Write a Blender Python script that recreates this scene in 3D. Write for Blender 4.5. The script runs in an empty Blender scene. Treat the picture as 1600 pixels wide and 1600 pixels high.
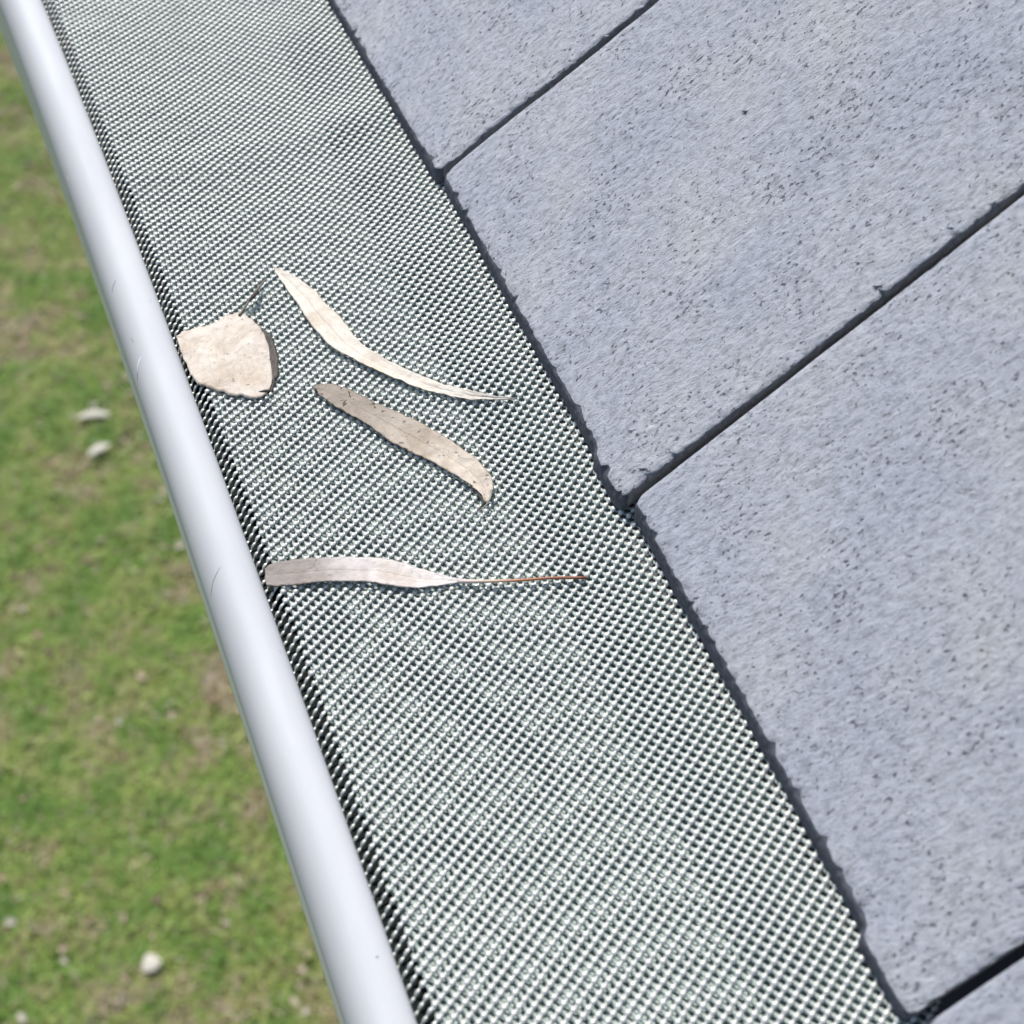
import bpy, math
import numpy as np
from mathutils import Matrix, Vector

S = bpy.context.scene
COL = S.collection
rng = np.random.default_rng(7)

# ------------------------------------------------------------------ camera
F = 2000.0                                   # focal length in photo pixels (1600 wide)
g_ = np.array([-1531., 3027., -F]); g_ /= np.linalg.norm(g_)      # eave direction seen by the camera
Z_ = np.array([0., -g_[2], g_[1]]); Z_ /= np.linalg.norm(Z_)
h_ = np.cross(g_, Z_)
CM = np.array([h_, g_, Z_]).T                # camera <- world
Z0 = 2.7                                     # height of the gutter guard above the lawn
def ray(px, py): return CM.T @ np.array([(px - 800) / F, (800 - py) / F, -1.0])
CAM = np.array([0., 0., Z0]) - 0.44 * ray(390, 800)
def at(px, py, z):
    r = ray(px, py)
    return CAM + r * ((z - CAM[2]) / r[2])
cd = bpy.data.cameras.new('camera')
cam = bpy.data.objects.new('camera', cd); COL.objects.link(cam)
R3 = CM.T
cam.matrix_world = Matrix([[*R3[0], CAM[0]], [*R3[1], CAM[1]], [*R3[2], CAM[2]], [0, 0, 0, 1]])
cd.sensor_width = 36; cd.lens = 36 * F / 1600
cd.clip_start = 0.02; cd.clip_end = 500
cd.dof.use_dof = True
cd.dof.focus_distance = 0.455
cd.dof.aperture_fstop = cd.lens / 1000 / 0.0042
S.camera = cam

# ------------------------------------------------------------------ sky, sun, exposure
SUN = np.array([0.04, 0.60, 0.80]); SUN /= np.linalg.norm(SUN)
w = bpy.data.worlds.new('World'); S.world = w; w.use_nodes = True
nt = w.node_tree; nt.nodes.clear()
sky = nt.nodes.new('ShaderNodeTexSky'); sky.sky_type = 'NISHITA'; sky.sun_disc = False
sky.sun_elevation = math.asin(SUN[2]); sky.sun_rotation = math.atan2(SUN[0], SUN[1])
bg = nt.nodes.new('ShaderNodeBackground'); bg.inputs[1].default_value = 0.09
wo = nt.nodes.new('ShaderNodeOutputWorld')
nt.links.new(sky.outputs[0], bg.inputs[0]); nt.links.new(bg.outputs[0], wo.inputs[0])
sd = bpy.data.lights.new('sun', 'SUN'); sd.energy = 4.5; sd.angle = math.radians(0.5); sd.color = (1, 0.97, 0.92)
so = bpy.data.objects.new('sun', sd); COL.objects.link(so)
so.rotation_euler = Vector(SUN).to_track_quat('Z', 'Y').to_euler(); so.location = (0, 3, 8)
S.view_settings.view_transform = 'Standard'; S.view_settings.look = 'None'
S.view_settings.gamma = 1; S.view_settings.use_curve_mapping = False
S.view_settings.exposure = 0.4

# ------------------------------------------------------------------ helpers
def link(name, me, mats=(), parent=None):
    o = bpy.data.objects.new(name, me); COL.objects.link(o)
    for m in mats: me.materials.append(m)
    if parent is not None: o.parent = parent
    return o
def empty(name, loc=(0, 0, 0)):
    o = bpy.data.objects.new(name, None); COL.objects.link(o); o.location = loc
    o.empty_display_size = 0.05
    return o
def tag(o, label=None, cat=None, group=None, kind=None):
    for k, v in (('label', label), ('category', cat), ('group', group), ('kind', kind)):
        if v: o[k] = v
    return o
def mesh(name, co, quads, smooth=True, tris=None):
    """numpy mesh: co (N,3), quads (M,4)"""
    co = np.asarray(co, np.float32); quads = np.asarray(quads, np.int32).reshape(-1, 4)
    tris = np.zeros((0, 3), np.int32) if tris is None else np.asarray(tris, np.int32).reshape(-1, 3)
    me = bpy.data.meshes.new(name)
    me.vertices.add(len(co)); me.vertices.foreach_set('co', co.ravel())
    nl = quads.size + tris.size
    me.loops.add(nl); me.loops.foreach_set('vertex_index', np.concatenate([quads.ravel(), tris.ravel()]))
    npoly = len(quads) + len(tris)
    me.polygons.add(npoly)
    st = np.concatenate([np.arange(len(quads)) * 4, quads.size + np.arange(len(tris)) * 3]).astype(np.int32)
    tot = np.concatenate([np.full(len(quads), 4), np.full(len(tris), 3)]).astype(np.int32)
    me.polygons.foreach_set('loop_start', st); me.polygons.foreach_set('loop_total', tot)
    me.polygons.foreach_set('use_smooth', np.full(npoly, smooth))
    me.update(calc_edges=True); me.validate()
    return me
def gridq(n, m, off=0):
    """quads of an n x m vertex grid"""
    i, j = np.meshgrid(np.arange(n - 1), np.arange(m - 1), indexing='ij')
    a = off + i * m + j
    return np.stack([a, a + m, a + m + 1, a + 1], -1).reshape(-1, 4)
def box(name, x0, x1, y0, y1, z0, z1, mat, parent=None):
    v = [(x, y, z) for x in (x0, x1) for y in (y0, y1) for z in (z0, z1)]
    f = [(0, 1, 3, 2), (4, 6, 7, 5), (0, 4, 5, 1), (2, 3, 7, 6), (0, 2, 6, 4), (1, 5, 7, 3)]
    return link(name, mesh(name, v, f, False), [mat], parent)
class Noise:
    def __init__(s, seed): s.t = np.random.default_rng(seed).random((256, 256)) * 2 - 1
    def __call__(s, x, y):
        x = np.asarray(x, float); y = np.asarray(y, float)
        xi = np.floor(x).astype(int); yi = np.floor(y).astype(int)
        fx = x - xi; fy = y - yi; fx = fx * fx * (3 - 2 * fx); fy = fy * fy * (3 - 2 * fy)
        t = s.t; a = xi & 255; b = (xi + 1) & 255; c = yi & 255; d = (yi + 1) & 255
        return (t[a, c] * (1 - fx) + t[b, c] * fx) * (1 - fy) + (t[a, d] * (1 - fx) + t[b, d] * fx) * fy
    def fbm(s, x, y, o=4, g=0.5):
        v = 0; a = 1; tot = 0
        for k in range(o):
            v = v + a * s(np.asarray(x) * 2 ** k + 17.3 * k, np.asarray(y) * 2 ** k + 5.1 * k); tot += a; a *= g
        return v / tot
N1, N2, N3 = Noise(1), Noise(2), Noise(3)

# ------------------------------------------------------------------ materials
def mat(name, col, rough=0.6, metal=0.0, spec=0.5):
    m = bpy.data.materials.new(name); m.use_nodes = True
    b = m.node_tree.nodes['Principled BSDF']
    b.inputs['Base Color'].default_value = (*col, 1); b.inputs['Roughness'].default_value = rough
    b.inputs['Metallic'].default_value = metal; b.inputs['Specular IOR Level'].default_value = spec
    return m, m.node_tree, b
def N(t, typ, **kw):
    n = t.nodes.new(typ)
    for k, v in kw.items():
        if k.startswith('i_'):
            key = k[2:]; key = int(key) if key.isdigit() else key.replace('_', ' ')
            n.inputs[key].default_value = v
        else: setattr(n, k, v)
    return n
def coords(t, scale=(1, 1, 1), rot=(0, 0, 0)):
    tc = N(t, 'ShaderNodeTexCoord'); mp = N(t, 'ShaderNodeMapping')
    mp.inputs['Scale'].default_value = scale; mp.inputs['Rotation'].default_value = rot
    t.links.new(tc.outputs['Object'], mp.inputs[0]); return mp.outputs[0]
def noise(t, vec, scale, detail=4, rough=0.5, dist=0.0):
    n = N(t, 'ShaderNodeTexNoise', i_Scale=scale, i_Detail=detail, i_Roughness=rough, i_Distortion=dist)
    t.links.new(vec, n.inputs['Vector']); return n.outputs[0]
def ramp(t, fac, stops):
    r = N(t, 'ShaderNodeValToRGB'); e = r.color_ramp.elements
    while len(e) < len(stops): e.new(0.5)
    for k, (p, c) in enumerate(stops):
        e[k].position = p; e[k].color = (*c, 1) if len(c) == 3 else c
    t.links.new(fac, r.inputs[0]); return r.outputs[0]
def mix(t, fac, a, b, mode='MIX'):
    m = N(t, 'ShaderNodeMix', data_type='RGBA', blend_type=mode)
    for s, v in ((m.inputs[0], fac), (m.inputs[6], a), (m.inputs[7], b)):
        if hasattr(v, 'links'): t.links.new(v, s)
        else: s.default_value = v if not isinstance(v, tuple) else (*v, 1)
    return m.outputs[2]
def bump(t, b, hgt, strength, dist, prev=None):
    n = N(t, 'ShaderNodeBump', i_Strength=strength, i_Distance=dist)
    t.links.new(hgt, n.inputs['Height'])
    if prev is not None: t.links.new(prev, n.inputs['Normal'])
    t.links.new(n.outputs[0], b.inputs['Normal']); return n.outputs[0]
G3 = lambda v: (v, v, v)

# concrete tile: blue-grey cement slurry, streaked pits, warm bloom
m_tile, t, b = mat('concrete_tile', (0.36, 0.385, 0.45), 0.85, 0, 0.3)
c0 = coords(t)
cs = coords(t, (1.0, 0.42, 1.0), (0, 0, math.radians(11)))
n1 = noise(t, c0, 22, 5, 0.55)
base = ramp(t, n1, [(0.30, (0.335, 0.357, 0.418)), (0.52, (0.378, 0.394, 0.443)), (0.72, (0.415, 0.418, 0.440))])
n2 = noise(t, cs, 480, 6, 0.8)
base = mix(t, 1.0, base, ramp(t, n2, [(0.30, G3(0.50)), (0.5, G3(1.0)), (0.70, G3(1.27))]), 'MULTIPLY')
cp = coords(t, (1.0, 0.5, 1.0), (0, 0, math.radians(14)))
n3 = noise(t, cp, 760, 4, 0.65)
n4 = noise(t, c0, 34, 3, 0.5)
pm = N(t, 'ShaderNodeMath', operation='MULTIPLY_ADD', i_1=0.24)      # pits cluster in places
t.links.new(n4, pm.inputs[0]); t.links.new(n3, pm.inputs[2])
pit = ramp(t, pm.outputs[0], [(0.735, G3(1.0)), (0.80, G3(0.0))])
base = mix(t, 1.0, base, mix(t, pit, (0.36, 0.37, 0.40), (1, 1, 1)), 'MULTIPLY')
t.links.new(base, b.inputs['Base Color'])
n6 = noise(t, coords(t, (1.0, 0.6, 1.0), (0, 0, math.radians(12))), 1500, 3, 0.7)
pv = bump(t, b, n6, 0.6, 0.0004)
pv = bump(t, b, n2, 1.0, 0.0012, pv)
bump(t, b, pit, 1.0, 0.0008, pv)

m_tilebody, t, b = mat('concrete_tile_front_face', (0.07, 0.078, 0.10), 0.9, 0, 0.2)  # front faces, darker than the tile top
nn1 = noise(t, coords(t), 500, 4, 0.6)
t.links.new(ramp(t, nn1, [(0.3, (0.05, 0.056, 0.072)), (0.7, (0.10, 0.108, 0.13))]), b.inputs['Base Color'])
bump(t, b, nn1, 0.6, 0.0008)

m_tileside, t, b = mat('concrete_tile_cut_side', (0.19, 0.19, 0.20), 0.9, 0, 0.2)
nn1 = noise(t, coords(t), 500, 4, 0.6)
t.links.new(ramp(t, nn1, [(0.3, (0.15, 0.15, 0.16)), (0.7, (0.27, 0.27, 0.275))]), b.inputs['Base Color'])
bump(t, b, nn1, 0.6, 0.0008)

m_bead, t, b = mat('white_painted_steel', (0.78, 0.80, 0.84), 0.32, 0.0, 0.35)
c0 = coords(t, (1, 0.15, 1))
nb = noise(t, c0, 60, 4, 0.6)
t.links.new(ramp(t, nb, [(0.3, (0.42, 0.43, 0.455)), (0.7, (0.475, 0.485, 0.505))]), b.inputs['Base Color'])
t.links.new(ramp(t, nb, [(0.3, G3(0.72)), (0.7, G3(0.62))]), b.inputs['Roughness'])
bump(t, b, noise(t, coords(t), 900, 2), 0.05, 0.0003)

m_panel, t, b = mat('gutter_front_paint', (0.62, 0.63, 0.60), 0.4)
m_trough, t, b = mat('gutter_inside_paint', (0.16, 0.20, 0.19), 0.7)
t.links.new(ramp(t, noise(t, coords(t), 14, 5), [(0.35, (0.34, 0.42, 0.39)), (0.7, (0.40, 0.48, 0.45))]), b.inputs['Base Color'])
m_wire, t, b = mat('aluminium_wire', (0.80, 0.82, 0.79), 0.48, 0.5, 0.5)
nw = noise(t, coords(t), 55, 4, 0.6)
t.links.new(ramp(t, nw, [(0.3, (0.57, 0.585, 0.555)), (0.7, (0.63, 0.64, 0.605))]), b.inputs['Base Color'])

m_weft, t, b = mat('darkened_cross_wire', (0.12, 0.155, 0.14), 0.6, 0.0, 0.3)  # cross wires coloured darker to stand in for shaded gaps between strands
t.links.new(ramp(t, noise(t, coords(t), 90, 4, 0.6), [(0.3, (0.31, 0.36, 0.34)), (0.7, (0.38, 0.425, 0.40))]), b.inputs['Base Color'])

def leafmat(name, c1, c2, c3, spot=0.0, dull=(1, 1, 1), dull_to=0.0, rim=0.75, rib=(0.72, 0.66, 0.58)):
    m, t, b = mat(name, c1, 0.62, 0, 0.3)
    n = noise(t, coords(t), 170, 5, 0.65, 0.6)
    c = ramp(t, n, [(0.3, c2), (0.5, c1), (0.68, c3)])
    big = noise(t, coords(t), 60, 4, 0.6)
    c = mix(t, 1.0, c, ramp(t, big, [(0.35, (0.85, 0.80, 0.74)), (0.52, (1, 1, 1))]), 'MULTIPLY')
    along = N(t, 'ShaderNodeAttribute', attribute_name='along').outputs['Fac']
    across = N(t, 'ShaderNodeAttribute', attribute_name='across').outputs['Fac']
    def M(op, a, b=0.0, c=0.0):
        q = N(t, 'ShaderNodeMath', operation=op)
        for k, v in enumerate((a, b, c)):
            if hasattr(v, 'links'): t.links.new(v, q.inputs[k])
            else: q.inputs[k].default_value = v
        return q.outputs[0]
    if dull_to:                                   # one end more weathered than the other
        f = M('ADD', along, M('MULTIPLY_ADD', big, 0.5, -0.25))
        c = mix(t, 1.0, c, ramp(t, f, [(dull_to * 0.4, dull), (dull_to, (1, 1, 1))]), 'MULTIPLY')
    mid = M('ABSOLUTE', M('SUBTRACT', across, 0.5))
    c = mix(t, 1.0, c, ramp(t, mid, [(0.0, rib), (0.03, (1, 1, 1))]), 'MULTIPLY')
    vein = M('FRACT', M('MULTIPLY_ADD', mid, -5.0, M('MULTIPLY_ADD', along, 17.0, M('MULTIPLY', big, 2.0))))
    c = mix(t, 1.0, c, ramp(t, M('ABSOLUTE', M('SUBTRACT', vein, 0.5)), [(0.0, (0.88, 0.84, 0.78)), (0.07, (1, 1, 1))]), 'MULTIPLY')
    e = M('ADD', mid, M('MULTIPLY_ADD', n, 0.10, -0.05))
    c = mix(t, 1.0, c, ramp(t, e, [(0.470, (1, 1, 1)), (0.497, (1 - rim, 1 - rim, 1 - rim))]), 'MULTIPLY')  # edges darkened: dried rim plus a thin shadow line put into the colour
    if spot:
        sp = noise(t, coords(t), 520, 2, 0.5)
        c = mix(t, 1.0, c, ramp(t, sp, [(0.64, G3(1.0)), (0.72, G3(1 - spot))]), 'MULTIPLY')
    t.links.new(c, b.inputs['Base Color'])
    bump(t, b, noise(t, coords(t), 420, 4, 0.6), 0.35, 0.0005, bump(t, b, n, 0.6, 0.0012))
    return m
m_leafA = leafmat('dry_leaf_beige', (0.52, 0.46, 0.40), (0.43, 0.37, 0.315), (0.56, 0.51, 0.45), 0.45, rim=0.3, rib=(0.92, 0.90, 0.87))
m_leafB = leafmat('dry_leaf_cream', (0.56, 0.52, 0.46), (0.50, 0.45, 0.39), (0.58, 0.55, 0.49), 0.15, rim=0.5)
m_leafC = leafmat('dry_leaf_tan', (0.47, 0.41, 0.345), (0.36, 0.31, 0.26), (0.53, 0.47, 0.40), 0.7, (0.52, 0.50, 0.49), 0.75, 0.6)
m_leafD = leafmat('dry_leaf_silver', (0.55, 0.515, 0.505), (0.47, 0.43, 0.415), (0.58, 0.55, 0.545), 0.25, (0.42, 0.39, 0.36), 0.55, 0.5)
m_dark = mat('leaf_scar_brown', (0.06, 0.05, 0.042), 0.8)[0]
m_edgeshade = mat('edge_shade_black', (0.012, 0.016, 0.015), 0.9, 0, 0.1)[0]
m_margin = leafmat('leaf_margin_brown_and_shade', (0.065, 0.056, 0.048), (0.035, 0.03, 0.026), (0.10, 0.088, 0.075), 0.3, rim=0.0)  # brown curled edge, its shade put into the dark colour
m_stalk, t, b = mat('stalk_cream_to_brown', (0.5, 0.4, 0.3), 0.5)
tc = N(t, 'ShaderNodeAttribute', attribute_name='along')
t.links.new(ramp(t, tc.outputs['Fac'], [(0.0, (0.48, 0.44, 0.41)), (0.28, (0.42, 0.31, 0.23)), (0.5, (0.32, 0.12, 0.045)), (1.0, (0.13, 0.035, 0.015))]), b.inputs['Base Color'])
m_twig = mat('leaf_stalk_grey', (0.13, 0.11, 0.09), 0.6)[0]
m_scr_d = mat('scratch_dark', (0.10, 0.11, 0.13), 0.5)[0]
m_scr_l = mat('scratch_bright', (0.85, 0.86, 0.88), 0.3)[0]

m_soil, t, b = mat('lawn_thatch', (0.2, 0.17, 0.1), 0.95, 0, 0.1)
cg = coords(t)
a1 = noise(t, cg, 5.0, 6, 0.6)
c = ramp(t, a1, [(0.35, (0.10, 0.15, 0.04)), (0.5, (0.16, 0.18, 0.07)), (0.66, (0.26, 0.21, 0.14))])
t.links.new(c, b.inputs['Base Color']); bump(t, b, noise(t, cg, 60, 4), 0.8, 0.02)
m_grass, t, b = mat('grass_blades', (0.1, 0.16, 0.03), 0.55, 0, 0.3)
at_ = N(t, 'ShaderNodeAttribute', attribute_name='tint')
c = ramp(t, at_.outputs['Fac'], [(0.0, (0.18, 0.32, 0.07)), (0.28, (0.29, 0.42, 0.10)), (0.5, (0.42, 0.49, 0.155)),
                                 (0.66, (0.40, 0.36, 0.19)), (0.80, (0.48, 0.38, 0.27)), (1.0, (0.58, 0.50, 0.42))])
t.links.new(c, b.inputs['Base Color'])
tr = N(t, 'ShaderNodeBsdfTranslucent'); t.links.new(c, tr.inputs['Color'])
mx = N(t, 'ShaderNodeMixShader', i_0=0.4); t.links.new(b.outputs[0], mx.inputs[1]); t.links.new(tr.outputs[0], mx.inputs[2])
t.links.new(mx.outputs[0], t.nodes['Material Output'].inputs[0])
m_fascia = mat('fascia_paint', (0.55, 0.55, 0.53), 0.5)[0]
m_wall, t, b = mat('rendered_wall', (0.5, 0.48, 0.44), 0.9)
bump(t, b, noise(t, coords(t), 120, 4), 0.4, 0.003)
m_felt = mat('roof_underlay', (0.11, 0.11, 0.115), 0.9)[0]

# ------------------------------------------------------------------ the ground
def ground():
    n = 81
    x = np.sign(np.linspace(-1, 1, n)) * np.abs(np.linspace(-1, 1, n)) ** 3 * 150
    X, Y = np.meshgrid(x, x, indexing='ij')
    H = 0.012 * N1.fbm(X / 0.4, Y / 0.4, 3)
    return tag(link('lawn_ground', mesh('lawn_ground', np.stack([X, Y, H * (np.abs(X) < 8) - 0.012], -1).reshape(-1, 3), gridq(n, n)), [m_soil]), kind='structure')
ground()

def grass():
    n = 330000
    x = rng.uniform(-1.9, 0.60, n); y = rng.uniform(-0.3, 5.6, n)
    patch = N1.fbm(x / 0.16, y / 0.16, 4) + 0.35 * N2.fbm(x / 0.035, y / 0.035, 2)
    keep = rng.random(n) < np.clip(1.15 - 0.9 * np.clip(patch, 0, 1) * 1.6, 0.25, 1)
    x, y, patch = x[keep], y[keep], patch[keep]; n = len(x)
    hgt = rng.uniform(0.014, 0.030, n) * (1 - 0.35 * np.clip(patch, 0, 1))
    ang = rng.uniform(0, 2 * np.pi, n); lean = rng.uniform(0.4, 2.2, n) * hgt
    wd = rng.uniform(0.002, 0.005, n)
    broad = rng.random(n) < 0.05
    wd[broad] *= 3.0; hgt[broad] *= 0.8
    dx, dy = np.cos(ang), np.sin(ang); sx, sy = -dy, dx
    z0 = np.full(n, -0.012)
    P = np.zeros((n, 5, 3))
    P[:, 0] = np.stack([x - sx * wd / 2, y - sy * wd / 2, z0], -1)
    P[:, 1] = np.stack([x + sx * wd / 2, y + sy * wd / 2, z0], -1)
    mx, my, mz = x + dx * lean * 0.35, y + dy * lean * 0.35, z0 + hgt * 0.7
    P[:, 2] = np.stack([mx + sx * wd / 2, my + sy * wd / 2, mz], -1)
    P[:, 3] = np.stack([mx - sx * wd / 2, my - sy * wd / 2, mz], -1)
    P[:, 4] = np.stack([x + dx * lean, y + dy * lean, z0 + hgt], -1)
    b = np.arange(n)[:, None] * 5
    me = mesh('grass_blades', P.reshape(-1, 3), b + np.array([[0, 1, 2, 3]]), False, b + np.array([[3, 2, 4]]))
    tint = np.clip(0.36 + 0.50 * patch + 0.50 * N3(x / 0.045, y / 0.045) + rng.normal(0, 0.10, n), 0, 1)
    straw = rng.random(n) < 0.05 + 0.22 * np.clip(patch + 0.4 * N2(x / 0.04 + 40, y / 0.04), 0, 1)
    tint[straw] = rng.uniform(0.7, 1.0, straw.sum())
    a = me.attributes.new('tint', 'FLOAT', 'POINT'); a.data.foreach_set('value', np.repeat(tint, 5).astype(np.float32))
    return tag(link('grass', me, [m_grass]), 'short green and straw coloured lawn grass below the gutter', 'grass', kind='stuff')
grass()

# ------------------------------------------------------------------ the gutter
BOW = np.polyfit([0.36, 0.31, 0.24, 0.17, 0.07, 0.0, -0.1, -0.17, -0.25], [-0.0048, -0.0033, -0.0014, -0.0002, 0.0001, 0.0002, 0.0, -0.0008, -0.0018], 4)
def bow(Y):   # the front lip is not perfectly straight
    Y = np.asarray(Y, float); Yc = np.clip(Y, -0.25, 0.40)
    return np.polyval(BOW, Yc)
def sweep(name, prof, y0, y1, n, m, parent, closed=True):
    prof = np.asarray(prof, float); k = len(prof); Y = np.linspace(y0, y1, n)
    co = np.zeros((n, k, 3)); co[..., 0] = prof[None, :, 0] + bow(Y)[:, None]
    co[..., 1] = Y[:, None]; co[..., 2] = Z0 + prof[None, :, 1]
    if closed:
        i, j = np.meshgrid(np.arange(n - 1), np.arange(k), indexing='ij'); j2 = (j + 1) % k
        q = np.stack([i * k + j, (i + 1) * k + j, (i + 1) * k + j2, i * k + j2], -1).reshape(-1, 4)
    else: q = gridq(n, k)
    return link(name, mesh(name, co.reshape(-1, 3), q), [m], parent)
def spline(pts, per=6):
    pts = np.asarray(pts, float); out = []
    P = np.vstack([2 * pts[0] - pts[1], pts, 2 * pts[-1] - pts[-2]])
    for i in range(1, len(P) - 2):
        for u in np.linspace(0, 1, per, endpoint=False):
            a, b, c, d = P[i - 1], P[i], P[i + 1], P[i + 2]
            out.append(0.5 * (2 * b + (c - a) * u + (2 * a - 5 * b + 4 * c - d) * u * u + (3 * b - a - 3 * c + d) * u ** 3))
    out.append(pts[-1]); return np.array(out)
GY0, GY1 = -1.3, 1.6
gutter = tag(empty('gutter', (0, 0, Z0)), 'pale white metal gutter with rounded front lip running along the roof edge', 'gutter')
gutter.location = (0, 0, 0)
_th = np.linspace(0, np.pi / 2, 30)
BEAD = np.vstack([[(-0.0195, -0.0200), (-0.0218, -0.0185)],
                  np.stack([-0.0122 - 0.0111 * np.cos(_th), -0.0155 + 0.0185 * np.sin(_th)], -1),
                  np.stack([-0.0122 + 0.0078 * np.sin(_th[1:]), -0.0014 + 0.0044 * np.cos(_th[1:])], -1),
                  [(-0.0052, -0.0040), (-0.0070, -0.0060)]])
BEAD[:, 0] += -0.0002
sweep('front_lip', BEAD, GY0, GY1, 140, m_bead, gutter, True)
sweep('front_panel', spline([(-0.0192, -0.0190), (-0.0204, -0.024), (-0.0222, -0.032), (-0.0252, -0.046), (-0.0266, -0.060), (-0.0262, -0.075), (-0.0235, -0.088), (-0.018, -0.0905),
                             (-0.0165, -0.088), (-0.0205, -0.082), (-0.0240, -0.070), (-0.0240, -0.058), (-0.0215, -0.044), (-0.0185, -0.030), (-0.0165, -0.0235), (-0.0165, -0.019)], 4), GY0, GY1, 100, m_panel, gutter)
sweep('edge_shade_strip', [(-0.0130, -0.0062), (0.0010, -0.0062), (0.0010, -0.0070), (-0.0130, -0.0070)], GY0, GY1, 140, m_edgeshade, gutter)  # added black strip under the mesh edge, stands in for shade
box('trough_base', -0.017, 0.128, GY0, GY1, Z0 - 0.092, Z0 - 0.0895, m_trough, gutter)
box('trough_back', 0.1262, 0.128, GY0, GY1, Z0 - 0.0893, Z0 - 0.014, m_trough, gutter)

def bead_point(f, Y):    # f in 0..1 runs over the visible part of the lip, outer to inner edge
    k = 4 + f * 52; i = int(k); u = k - i
    p = BEAD[i] * (1 - u) + BEAD[i + 1] * u; d = BEAD[i + 1] - BEAD[i]; nrm = np.array([-d[1], d[0]]); nrm /= np.linalg.norm(nrm)
    return np.array([p[0] + float(bow(Y)), Y, Z0 + p[1]]), np.array([nrm[0], 0, nrm[1]])
def scratch(f0, Y0, f1, Y1, wd, m, name='scratch'):
    v = []; n = 7
    for k in range(n):
        u = k / (n - 1); p, nr = bead_point(f0 + (f1 - f0) * u, Y0 + (Y1 - Y0) * u + 0.0003 * math.sin(5 * u))
        ww = wd * math.sin(math.pi * (0.08 + 0.84 * u)) ** 0.7
        t_ = np.array([0, 1.0, 0]); v += [p - t_ * ww / 2 + nr * 2e-5, p + nr * 0.00012, p + t_ * ww / 2 + nr * 2e-5]
    return link(name, mesh(name, v, gridq(n, 3)), [m], gutter)
def ypix(px, py): return at(px, py, Z0 + 0.003)[1]
scratch(0.22, ypix(213, 560), 0.34, ypix(219, 549), 0.0006, m_scr_l)
scratch(0.16, ypix(209, 571), 0.21, ypix(213, 561), 0.0006, m_scr_d)
scratch(0.25, ypix(178, 440), 0.36, ypix(185, 430), 0.0003, m_scr_d)
scratch(0.18, ypix(325, 912), 0.42, ypix(340, 884), 0.00035, m_scr_d)
scratch(0.66, ypix(583, 1499), 0.70, ypix(588, 1494), 0.0005, m_scr_d)
for i in range(9):
    f = rng.uniform(0.1, 0.9); yy = rng.uniform(-0.17, 0.3)
    scratch(f, yy, f + rng.uniform(-0.03, 0.03), yy + rng.uniform(0.001, 0.004), 0.00018, m_scr_d if i % 3 else m_scr_l)

# ------------------------------------------------------------------ the woven guard
UU = np.array([0.00208, 0.00119]); VV = np.array([0.00178, -0.00252])      # the weave runs on the bias
def sheet(x, y):
    """height of the guard sheet over Z0; x runs from the lip (0) to under the tiles"""
    x = np.asarray(x, float); y = np.asarray(y, float)
    z = -0.0028 * np.sin(np.pi * np.clip(x, 0, 0.12) / 0.12) + 0.0098 * np.clip((x - 0.022) / 0.094, 0, 2) ** 2
    r = np.clip((x - 0.045) / 0.06, 0, 1)
    z = z + 0.0028 * np.exp(-((x - 0.093) / 0.013) ** 2) * N2(y / 0.030 + 3.2, 2.5)
    z = z + r * (0.0005 * N2(y / 0.034 + 3.2, x / 0.05) + 0.0003 * N3(y / 0.016, x / 0.03))
    z = z + 0.0003 * N3(y / 0.07 + 9, x / 0.06 + 4)
    yc = 0.182 - 0.10 * x                     # a soft fold right across the strip
    z = z + 0.0006 * np.exp(-((y - yc) / 0.010) ** 2) - 0.0005 * np.exp(-((y - yc + 0.02) / 0.012) ** 2)
    d = np.clip((0.0004 - x) / 0.0045, 0, 2)  # dives behind the lip
    return z - 0.0034 * d ** 1.3
def tubes(P, side, up, r, sides=6):
    """P (W,K,3) centre lines -> coords, quads"""
    W_, K, _ = P.shape
    th = np.arange(sides) / sides * 2 * np.pi + 0.3
    off = r * (np.cos(th)[:, None] * side + np.sin(th)[:, None] * up)
    co = P[:, :, None, :] + off[None, None]
    base = np.arange(W_ * K).reshape(W_, K) * sides
    a = base[:, :-1, None] + np.arange(sides); b = base[:, :-1, None] + (np.arange(sides) + 1) % sides
    q = np.stack([a, b, b + sides, a + sides], -1).reshape(-1, 4)
    return co.reshape(-1, 3), q
def strands(d, e, x0, x1, y0, y1, per):
    """lines along lattice vector d, one per multiple of e, cut to the strip x0..x1"""
    K = int((x1 - x0) / d[0]) + 1
    step = e[1] - d[1] * e[0] / d[0]                       # spacing of the lines along Y at fixed x
    lines = []
    jlo, jhi = sorted(((y0 - abs(d[1]) * K) / step, (y1 + abs(d[1]) * K) / step))
    k = np.arange(-per // 2, K * per) / per
    j = np.arange(int(jlo), int(jhi))
    start = np.ceil((x0 - j * e[0]) / d[0])                # lattice index where each line enters the strip
    kk = start[:, None] + k[None, :]
    X = j[:, None] * e[0] + kk * d[0]; Y = j[:, None] * e[1] + kk * d[1]
    ok = (Y.max(1) > y0) & (Y.min(1) < y1)
    return X[ok], Y[ok], kk[ok]
def on_strip(X, Y, dz):
    fade = 1 - np.clip(X, 0, 0.12) / 0.12
    return np.stack([X + bow(Y) * fade, Y, Z0 + sheet(X, Y) + dz], -1)
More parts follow.
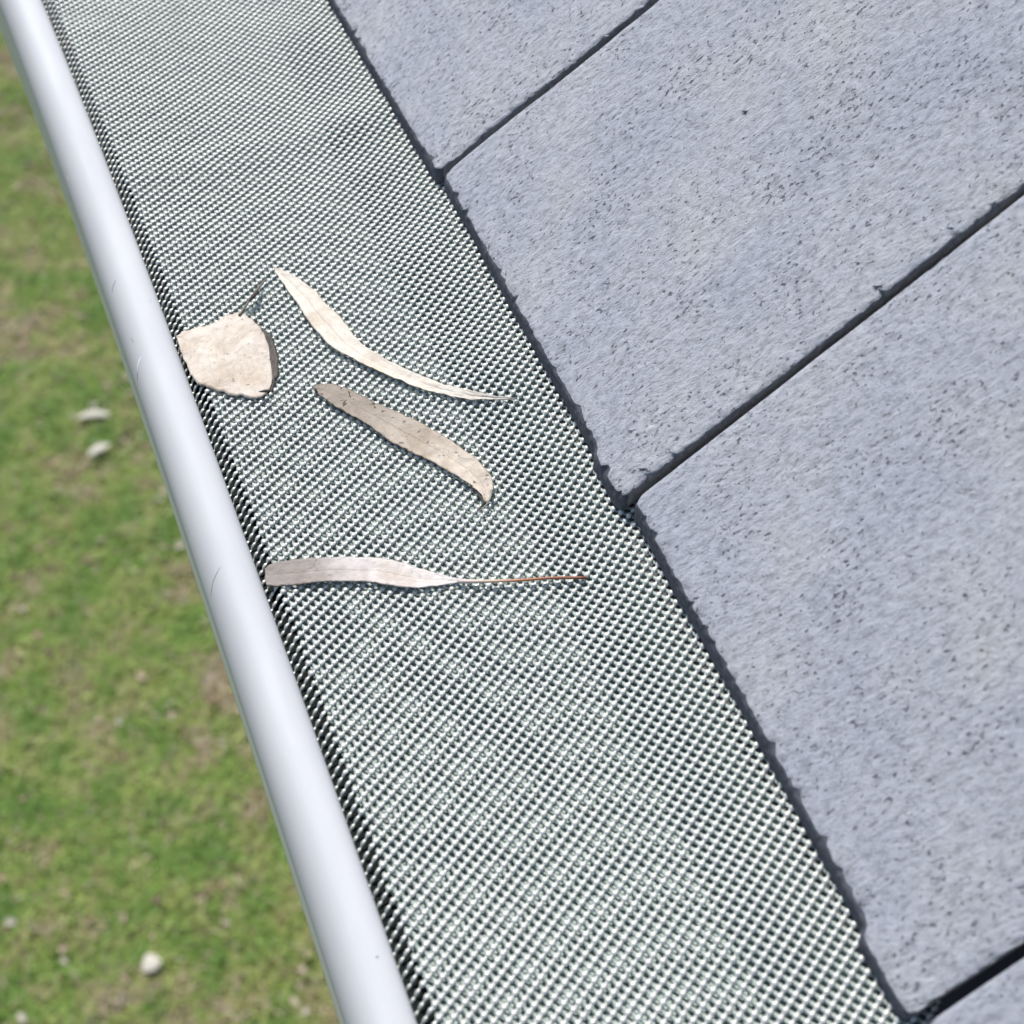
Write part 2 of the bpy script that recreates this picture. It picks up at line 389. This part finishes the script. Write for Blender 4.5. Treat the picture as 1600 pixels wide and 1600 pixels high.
def ribbons(P, side, up, rw, rh, sides=6):
    th = np.arange(sides) / sides * 2 * np.pi + np.pi / 6
    off = (rw[..., None, None] * np.cos(th)[:, None] * side + rh[..., None, None] * np.sin(th)[:, None] * up)
    co = P[:, :, None, :] + off
    W_, K, _ = P.shape
    base = np.arange(W_ * K).reshape(W_, K) * sides
    a = base[:, :-1, None] + np.arange(sides); b = base[:, :-1, None] + (np.arange(sides) + 1) % sides
    return co.reshape(-1, 3), np.stack([a, b, b + sides, a + sides], -1).reshape(-1, 4)
guard = tag(empty('gutter_guard', (0, 0, 0)), 'fine silver woven mesh strip covering the gutter between its pale lip and the grey tiles', 'gutter guard')
Zup = np.array([0, 0, 1.0])
X, Y, kk = strands(UU, VV, -0.0068, 0.124, -0.40, 0.46, 6)
c = np.abs(np.cos(np.pi * kk)) ** 0.75                      # each strand is crimped once per crossing
jit = 1 + 0.05 * rng.normal(0, 1, X.shape)
P = on_strip(X, Y, 0.00066 * c + 0.00003 * rng.normal(0, 1, X.shape))
ud = np.array([UU[1], -UU[0], 0]); ud /= np.linalg.norm(ud)
thin = 0.62 + 0.38 * np.clip(X / 0.0012 + 0.6, 0, 1)             # edge strands thinned so the added dark strip shows
co, q = ribbons(P, ud, Zup, (0.00046 + 0.00054 * c) * jit * thin, (0.00018 + 0.00020 * c) * thin)
tag(link('crimped_strands', mesh('crimped_strands', co, q), [m_wire], guard), kind='stuff')
X, Y, kk = strands(VV, UU, 0.0004, 0.124, -0.40, 0.46, 2)
X = X + UU[0] * 0.16; Y = Y + UU[1] * 0.16
P = on_strip(X, Y, -0.00034 + 0 * X)
vd = np.array([VV[1], -VV[0], 0]); vd /= np.linalg.norm(vd)
co, q = ribbons(P, vd, Zup, np.full(X.shape, 0.00068), np.full(X.shape, 0.00026), 6)
tag(link('cross_wires', mesh('cross_wires', co, q), [m_weft], guard), kind='stuff')

# ------------------------------------------------------------------ the house: roof tiles, fascia, wall
house = tag(empty('house', (0, 0, 0)), 'house with large flat blue-grey concrete roof tiles beside the gutter', 'house')
PITCH = math.radians(33)
up_ = np.array([math.cos(PITCH), 0, math.sin(PITCH)]); nn_ = np.array([-math.sin(PITCH), 0, math.cos(PITCH)])
P0 = np.array([0.1162, 0, Z0 + 0.0182])
ROOF = Matrix([[0, up_[0], nn_[0], P0[0]], [-1, up_[1], nn_[1], P0[1]], [0, up_[2], nn_[2], P0[2]], [0, 0, 0, 1]])
# local tile frame: x = towards the camera end (-Y world), y = up the slope, z = out of the roof
DOWN = np.array([0, -math.sin(PITCH), -math.cos(PITCH)])     # world down in that frame
roof = box('roof', 0.134, 2.6, GY0, GY1, -0.0008, 0.0, m_felt, house)
roof_r = Matrix.Rotation(-PITCH, 4, 'Y')
roof.matrix_world = Matrix.Translation(Vector((0, 0, Z0 - 0.0685))) @ roof_r
def tile_mesh(seed, w, L, res, lobe=None, edge=0.0011, b0=0.0, skew=0.0, sl=0.0, sh=0.0):
    nz = Noise(seed); nz2 = Noise(seed + 50)
    na = int(w / res) + 1
    a = np.linspace(0, w, na); bq = np.r_[np.arange(0, 0.2, res), np.arange(0.2, L + 0.001, 0.004)]; bq *= L / bq[-1]; nb = len(bq)
    def smooth_front(x):       # smooth outline of the eave edge: mild waviness plus a protruding lug
        f = b0 + skew * (x / w - 0.5) + 0.0004 * nz(x / 0.03, 1.5)
        if lobe:
            l0, l1, d = lobe
            s = 1 / (1 + np.exp(-(x - l0) / 0.0006)); s = s * (1 - 1 / (1 + np.exp(-(x - l1) / 0.0012)))
            f = f - d * s
        r = 0.0026; r2 = 0.0036
        c1 = np.clip(1 - x / r, 0, 1); c2 = np.clip(1 - (w - x) / r2, 0, 1)
        return f + r * 0.9 * (1 - np.sqrt(1 - c1 ** 2)) + r2 * 0.55 * (1 - np.sqrt(1 - c2 ** 2))
    def ragged(x, s, amp): return amp * (0.15 + 0.8 * np.abs(nz2.fbm(x / 0.007, s, 4, 0.7)) + 1.3 * np.clip(nz(x / 0.008, s + 3) - 0.45, 0, 1) + 1.9 * np.clip(nz(x / 0.0019, s + 9), 0, 1) ** 2)
    Aa, Bb = np.meshgrid(a, bq, indexing='ij')
    f = smooth_front(a); fr = f + ragged(a, 0.5, edge)
    bl_ = np.minimum(bq, 0.21); lo = 0.0004 * nz(bq / 0.04, 7.7) + sl * bl_                       # crisp upper side (x = 0)
    hi_s = w + 0.0004 * nz(bq / 0.03, 4.2) + sh * bl_                  # camera-side edge
    hi = hi_s - ragged(bq, 8.5, edge * 0.75)
    v = Bb / L; u = Aa / w
    fade = np.exp(-Bb / 0.010)
    X = lo[None, :] * (1 - u) + u * (hi[None, :] )
    Y = fr[:, None] * (1 - v) + v * L
    Zt = 0.00055 * nz.fbm(X / 0.03, Y / 0.03, 3) + 0.00022 * nz2.fbm(X / 0.004, Y / 0.008, 4, 0.65)
    de = np.minimum(Y - fr[:, None], X * 1.0)
    de2 = np.minimum(Y - fr[:, None], hi[None, :] - X)
    Zt = Zt - 0.00045 * np.exp(-de2 / 0.0010) * (1 + nz2(X / 0.002, Y / 0.002)) - 0.0005 * np.exp(-(X - lo[None, :]) / 0.0007)
    top = np.stack([X, Y, Zt], -1)
    co = [top.reshape(-1, 3)]; q = [gridq(na, nb)]; n0 = na * nb
    # skirts: front, camera side, upper side, back, each falling to the underside
    idx = np.arange(na * nb).reshape(na, nb)
    loop = np.concatenate([idx[:, 0], idx[-1, 1:], idx[-2::-1, -1], idx[0, -2:0:-1]])
    tp = top.reshape(-1, 3)[loop].copy()
    sm = tp.copy(); k1 = na; k2 = na + nb - 1
    sm[:k1, 1] = f; sm[k1 - 1:k2, 0] = hi_s; 
    sm[k1 - 1, 1] = f[-1]
    lvl = [(0.25, 0.0009), (0.85, 0.0022), (1.0, 0.0040), (1.0, 0.0060), (0.95, 0.0078)]
    prev = loop; nl = len(loop)
    for bl, dz in lvl:
        p = tp * (1 - bl) + sm * bl; p[:, 2] = 0
        p = p + DOWN * dz
        p[:, 0] += 0.00012 * nz(np.arange(nl) * 0.4, dz * 900); p[:, 1] += 0.00018 * nz2(np.arange(nl) * 0.35, dz * 900)
        co.append(p); cur = n0 + np.arange(nl); n0 += nl
        q.append(np.stack([prev, np.roll(prev, -1), np.roll(cur, -1), cur], -1)[:, ::-1]); prev = cur
    qq = np.concatenate(q); me = mesh('roof_tile', np.concatenate(co), qq)
    mi = np.ones(len(me.polygons), np.int32); mi[:len(q[0])] = 0
    side = np.arange(nl) >= na
    for lv in range(len(lvl)): mi[len(q[0]) + lv * nl:len(q[0]) + (lv + 1) * nl][side] = 2
    me.polygons.foreach_set('material_index', mi)
    me.materials.append(m_tile); me.materials.append(m_tilebody); me.materials.append(m_tileside)
    return me
GAP = 0.0026; TW = 0.168
specs = [  # world Y where each tile starts, its width along the eave, taper of its two long edges
    (0.1126 + TW, TW - GAP, dict(seed=11, b0=-0.0042, skew=0.0030, lobe=None, edge=0.0015, sl=0.0, sh=0.039), 0.0011),
    (0.1126, 0.1702 - GAP, dict(seed=12, b0=-0.0010, skew=0.0, lobe=(0.1460, 0.2, 0.0022), edge=0.0015, sl=0.039, sh=-0.045), 0.0008),
    (-0.0576, 0.1759 - GAP, dict(seed=13, b0=-0.0006, skew=-0.0022, lobe=(0.1500, 0.2, 0.0030), edge=0.0014, sl=-0.045, sh=-0.09), 0.0008),
    (-0.2335, TW - GAP, dict(seed=14, b0=-0.0008, skew=0.0, lobe=None, edge=0.0014, sl=-0.09, sh=-0.09), 0.0012)]
def place_tile(me, ystart, row=0, name='roof_tile'):
    o = link(name, me, [], roof)
    o.matrix_parent_inverse = roof.matrix_world.inverted()
    o.matrix_world = ROOF @ Matrix.Translation(Vector((-ystart, 0.355 * row, 0.0090 * row)))
    return o
for y0_, w_, sp, res_ in specs:
    place_tile(tile_mesh(w=w_, L=0.40, res=res_, **sp), y0_)
spare = tile_mesh(seed=15, w=TW - GAP, L=0.40, res=0.0025, edge=0.0014)
TY = 0.1126
for k in list(range(-7, -2)) + list(range(2, 9)):
    place_tile(spare, TY + TW * k - (0.009 if k < 0 else 0))
for r in (1, 2):
    for k in range(-7, 9): place_tile(spare, TY + TW * (k + 0.5 * r), r)
box('fascia_board', 0.1285, 0.150, GY0, GY1, Z0 - 0.22, Z0 - 0.008, m_fascia, house)
box('soffit', 0.1505, 0.60, GY0, GY1, Z0 - 0.215, Z0 - 0.207, m_fascia, house)
box('wall', 0.60, 0.80, GY0, GY1, -0.05, Z0 - 0.2, m_wall, house)

# ------------------------------------------------------------------ leaves on the guard
def zs(x, y): return Z0 + float(sheet(np.maximum(x, 0.006), y))
def onsheet(px, py, lift=0.0009):
    z = Z0; lift += 0.0006
    for _ in range(3):
        p = at(px, py, z); z = zs(p[0], p[1]) + lift
    return at(px, py, z)
def resample(pts, n):
    pts = np.asarray(pts, float); d = np.r_[0, np.cumsum(np.linalg.norm(np.diff(pts, axis=0), axis=1))]
    u = np.linspace(0, d[-1], n); return np.stack([np.interp(u, d, pts[:, k]) for k in range(pts.shape[1])], -1)
def blade(name, up, lo, n, m, material, parent, liftf, seed=3, jag=0.00022, thick=0.00028):
    """leaf blade between two edge lines given upper and lower side; liftf(u, v) = height over the mesh"""
    nz = Noise(seed)
    U = resample([onsheet(*p) for p in spline(up, 4)], n); Lo = resample([onsheet(*p) for p in spline(lo, 4)], n)
    wdir = Lo - U; ln = np.linalg.norm(wdir, axis=1, keepdims=True) + 1e-9
    e1 = (nz.fbm(np.arange(n) * 0.45, 0.3, 3) * jag)[:, None]; e2 = (nz.fbm(np.arange(n) * 0.6, 7.3, 3) * jag)[:, None]
    k = np.clip(ln / 0.002, 0, 1); U = U + wdir / ln * e1 * k; Lo = Lo + wdir / ln * e2 * k
    u = np.linspace(0, 1, n)[:, None] * np.ones((1, m)); v = np.linspace(0, 1, m)[None, :] * np.ones((n, 1))
    P = U[:, None] * (1 - v[..., None]) + Lo[:, None] * v[..., None]
    base = Z0 + sheet(np.maximum(P[..., 0], 0.006), P[..., 1])
    P[..., 2] = base + 0.0012 + 0.55 * liftf(u, v) - 0.00016 * np.exp(-((v - 0.5) / 0.06) ** 2) + 0.00022 * nz.fbm(u * 22, v * 5, 3)
    bot = P.copy(); bot[..., 2] -= thick
    co = np.concatenate([P.reshape(-1, 3), bot.reshape(-1, 3)])
    q1 = gridq(n, m); q2 = gridq(n, m, n * m)[:, ::-1]
    idx = np.arange(n * m).reshape(n, m)
    loop = np.concatenate([idx[:, 0], idx[-1, 1:], idx[-2::-1, -1], idx[0, -2:0:-1]])
    nx = np.roll(loop, -1); q3 = np.stack([loop, loop + n * m, nx + n * m, nx], -1)
    me = mesh(name, co, np.concatenate([q1, q2, q3]))
    for nm, arr in (('along', u), ('across', v)):
        at2 = me.attributes.new(nm, 'FLOAT', 'POINT'); at2.data.foreach_set('value', np.tile(arr.ravel(), 2).astype(np.float32))
    return link(name, me, [material], parent), P
def stalk(name, pts, rad, material, parent, sides=7):
    P = resample(spline(pts, 5), 24); n = len(P)
    T = np.gradient(P, axis=0); T /= np.linalg.norm(T, axis=1, keepdims=True)
    sd_ = np.cross(T, [0, 0, 1.0]); sd_ /= np.linalg.norm(sd_, axis=1, keepdims=True); u2 = np.cross(sd_, T)
    r = np.interp(np.linspace(0, 1, n), np.linspace(0, 1, len(rad)), rad)
    th = np.arange(sides) / sides * 2 * np.pi
    co = P[:, None] + r[:, None, None] * (np.cos(th)[None, :, None] * sd_[:, None] + np.sin(th)[None, :, None] * u2[:, None])
    i, j = np.meshgrid(np.arange(n - 1), np.arange(sides), indexing='ij'); j2 = (j + 1) % sides
    q = np.stack([i * sides + j, i * sides + j2, (i + 1) * sides + j2, (i + 1) * sides + j], -1).reshape(-1, 4)
    co = co.reshape(-1, 3); co = np.vstack([co, P[0], P[-1]])
    t0 = [(len(co) - 2, (k + 1) % sides, k) for k in range(sides)]; t1 = [(len(co) - 1, (n - 1) * sides + k, (n - 1) * sides + (k + 1) % sides) for k in range(sides)]
    me = mesh(name, co, q, True, t0 + t1)
    a = me.attributes.new('along', 'FLOAT', 'POINT')
    a.data.foreach_set('value', np.r_[np.repeat(np.linspace(0, 1, n), sides), 0, 1].astype(np.float32))
    return link(name, me, [material], parent)
LG = 'dry gum leaves lying on the gutter guard'
# broad rounded leaf against the lip
l1 = tag(empty('dry_leaf'), 'broad rounded beige dry leaf with a short stalk, lying against the gutter lip', 'leaf', LG)
up = [(275, 524), (294, 517), (331, 507), (362, 493), (378, 490), (396, 503), (411, 520), (420, 543)]
lo = [(276, 528), (283, 548), (293, 574), (306, 598), (337, 611), (347, 611), (357, 618), (372, 619), (387, 623), (408, 620), (421, 611), (426, 590)]
_, P1 = blade('blade', up, lo, 60, 26, m_leafA, l1, lambda u, v: 0.0008 + 0.0012 * np.sin(np.pi * u) * np.sin(np.pi * v) + 0.0012 * (1 - v) ** 3 * np.sin(np.pi * u) + 0.0006 * u, 21, 0.0013)
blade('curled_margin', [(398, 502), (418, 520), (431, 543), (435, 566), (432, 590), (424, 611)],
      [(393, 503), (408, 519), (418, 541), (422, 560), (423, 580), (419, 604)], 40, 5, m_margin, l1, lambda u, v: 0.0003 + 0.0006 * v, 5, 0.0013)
stalk('stalk', [onsheet(374, 493, 0.002), onsheet(388, 472, 0.0028), onsheet(402, 452, 0.0030), onsheet(416, 436, 0.0012)], [0.0006, 0.00042, 0.0005, 0.00035], m_twig, l1)
stalk('dark_bud', [onsheet(389, 471, 0.0034), onsheet(397, 461, 0.0040), onsheet(404, 451, 0.0034)], [0.0003, 0.0009, 0.0008, 0.0003], m_dark, l1)
stalk('scar', [onsheet(405, 612, 0.0030), onsheet(414, 611, 0.0032), onsheet(423, 610, 0.0030)], [0.0002, 0.0006, 0.0005], m_dark, l1)
# long S-shaped cream leaf
l2 = tag(empty('dry_leaf'), 'long S-shaped cream dry leaf, the topmost of the slender leaves on the mesh', 'leaf', LG)
up = [(427, 418), (450, 427), (469, 439), (494, 457), (512, 477), (531, 496), (547, 517), (569, 541), (606, 564), (653, 585), (699, 603), (744, 613), (778, 620), (809, 623)]
lo = [(429, 421), (434, 432), (450, 455), (466, 477), (481, 502), (500, 527), (516, 544), (544, 560), (575, 575), (589, 582), (623, 596), (661, 610), (696, 618), (730, 624), (764, 625), (809, 624)]
_, P2 = blade('blade', up, lo, 110, 14, m_leafB, l2, lambda u, v: 0.0010 + 0.0022 * v ** 2 * np.sin(np.pi * np.clip(u * 1.15, 0, 1)) + 0.0008 * (1 - v) ** 2, 22, 0.0006)
# straight tan leaf with hooked tip
l3 = tag(empty('dry_leaf'), 'straight spotted tan dry leaf with a hooked tip, between the two other slender leaves', 'leaf', LG)
up = [(490, 605), (513, 600), (544, 609), (572, 622), (613, 642), (654, 660), (696, 684), (730, 708), (754, 728), (768, 750), (769, 772), (761, 787)]
lo = [(491, 613), (507, 625), (531, 642), (565, 660), (592, 680), (627, 701), (661, 718), (696, 737), (730, 758), (745, 769), (753, 779), (757, 788)]
_, P3 = blade('blade', up, lo, 100, 14, m_leafC, l3, lambda u, v: 0.0010 + 0.0016 * v ** 2 + 0.0006 * (1 - v) ** 2 + 0.0010 * u ** 3, 23, 0.0007)
stalk('hooked_tip', [onsheet(768, 765, 0.0026), onsheet(765, 780, 0.0028), onsheet(758, 791, 0.0024), onsheet(747, 799, 0.0012)], [0.0005, 0.0004, 0.00025, 0.00012], m_leafB, l3)
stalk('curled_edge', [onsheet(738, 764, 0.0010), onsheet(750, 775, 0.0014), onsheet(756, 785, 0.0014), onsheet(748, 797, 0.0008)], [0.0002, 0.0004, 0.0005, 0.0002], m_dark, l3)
for px, py, qx, qy, r in ((535, 632, 541, 625, 0.0003), (544, 611, 547, 616, 0.00028), (583, 630, 586, 633, 0.00022), (491, 606, 496, 612, 0.0005)):
    p = onsheet(px, py, 0.0024); p2 = onsheet(qx, qy, 0.0024)
    stalk('scar', [p, (p + p2) / 2, p2], [r * 0.4, r, r * 0.4], m_dark, l3)
# silver leaf with long brown stalk
l4 = tag(empty('dry_leaf'), 'silvery dry leaf with a long thin red-brown stalk, lowest on the mesh', 'leaf', LG)
up = [(414, 890), (427, 880), (462, 875), (503, 872), (555, 871), (599, 873), (634, 881), (661, 890), (692, 899), (726, 907)]
lo = [(415, 905), (419, 916), (452, 916), (496, 912), (537, 911), (579, 912), (620, 919), (654, 920), (692, 915), (726, 909)]
_, P4 = blade('blade', up, lo, 90, 14, m_leafD, l4, lambda u, v: 0.0009 + 0.0020 * v ** 2 * np.sin(np.pi * u) + 0.0005 * (1 - v) ** 2, 24, 0.0004)
stalk('stalk', [onsheet(715, 908, 0.0016), onsheet(744, 908.5, 0.0022), onsheet(806, 907, 0.0026), onsheet(864, 903, 0.0022), onsheet(916, 903, 0.0012)],
      [0.0008, 0.0006, 0.0005, 0.0005, 0.0006], m_stalk, l4)

# ------------------------------------------------------------------ fallen bits on the lawn
m_fall = mat('bleached_leaf', (0.47, 0.44, 0.38), 0.7)[0]
def fallen(px, py, ln, wd, ang, label, name='fallen_leaf', cat='leaf', arch=0.008, colm=m_fall):
    c = at(px, py, 0.02); n, m = 16, 8
    u = np.linspace(0, 1, n)[:, None] * np.ones((1, m)); v = np.linspace(-1, 1, m)[None, :] * np.ones((n, 1))
    W_ = wd / 2 * np.sin(np.pi * np.clip(u, 0.03, 0.97)) ** 0.7
    X = (u - 0.5) * ln; Y = v * W_ + 0.1 * ln * np.sin(np.pi * u); Z = arch * np.sin(np.pi * u) - 0.07 * wd * (v ** 2) * np.sin(np.pi * u) + 0.002
    P = np.stack([X, Y, Z], -1); Q = P.copy(); Q[..., 2] -= 0.0008
    co = np.concatenate([P.reshape(-1, 3), Q.reshape(-1, 3)])
    idx = np.arange(n * m).reshape(n, m); loop = np.concatenate([idx[:, 0], idx[-1, 1:], idx[-2::-1, -1], idx[0, -2:0:-1]]); nx = np.roll(loop, -1)
    o = link(name, mesh(name, co, np.concatenate([gridq(n, m), gridq(n, m, n * m)[:, ::-1], np.stack([loop, loop + n * m, nx + n * m, nx], -1)])), [colm])
    o.location = c; o.rotation_euler = (0, 0, math.radians(ang))
    return tag(o, label, cat, 'pale leaves fallen on the lawn')
fallen(146, 651, 0.100, 0.026, -16, 'pale curled leaf on the lawn left of the gutter, upper of two close together', arch=0.003)
fallen(155, 704, 0.072, 0.028, 14, 'pale curled leaf on the lawn left of the gutter, lower of two close together', arch=0.003)
fallen(237, 1508, 0.046, 0.044, 5, 'small whitish rounded leaf alone on the lawn near the bottom of the picture', arch=0.006)

def litter():   # small brown, tan and grey scraps scattered through the grass
    n = 900; x = rng.uniform(-1.3, 0.0, n); y = rng.uniform(0.2, 5.4, n)
    L = rng.uniform(0.008, 0.034, n); W = L * rng.uniform(0.3, 0.7, n); a = rng.uniform(0, 6.28, n); z = rng.uniform(-0.004, 0.014, n)
    co = np.zeros((n, 6, 3)); ca, sa = np.cos(a), np.sin(a)
    for k, (u, v, dz) in enumerate(((-0.5, 0, 0), (-0.15, 0.5, .2), (0.25, 0.42, .25), (0.5, 0, 0.1), (0.2, -0.5, .3), (-0.2, -0.42, .15))):
        lx, ly = u * L, v * W
        co[:, k] = np.stack([x + ca * lx - sa * ly, y + sa * lx + ca * ly, z + dz * W + rng.normal(0, 0.001, n)], -1)
    b = np.arange(n)[:, None] * 6
    me = mesh('leaf_litter', co.reshape(-1, 3), np.concatenate([b + np.array([[0, 1, 2, 3]]), b + np.array([[0, 3, 4, 5]])]), False)
    t_ = rng.random(n) ** 1.3
    at3 = me.attributes.new('tint', 'FLOAT', 'POINT'); at3.data.foreach_set('value', np.repeat(t_, 6).astype(np.float32))
    m, t, b_ = mat('leaf_scraps', (0.3, 0.22, 0.15), 0.8)
    t.links.new(ramp(t, N(t, 'ShaderNodeAttribute', attribute_name='tint').outputs['Fac'],
                     [(0.0, (0.10, 0.07, 0.045)), (0.3, (0.26, 0.18, 0.12)), (0.65, (0.34, 0.27, 0.21)), (1.0, (0.38, 0.35, 0.31))]), b_.inputs['Base Color'])
    tag(link('leaf_litter', me, [m]), 'small brown and grey leaf scraps scattered through the lawn', 'leaf litter', kind='stuff')
litter()
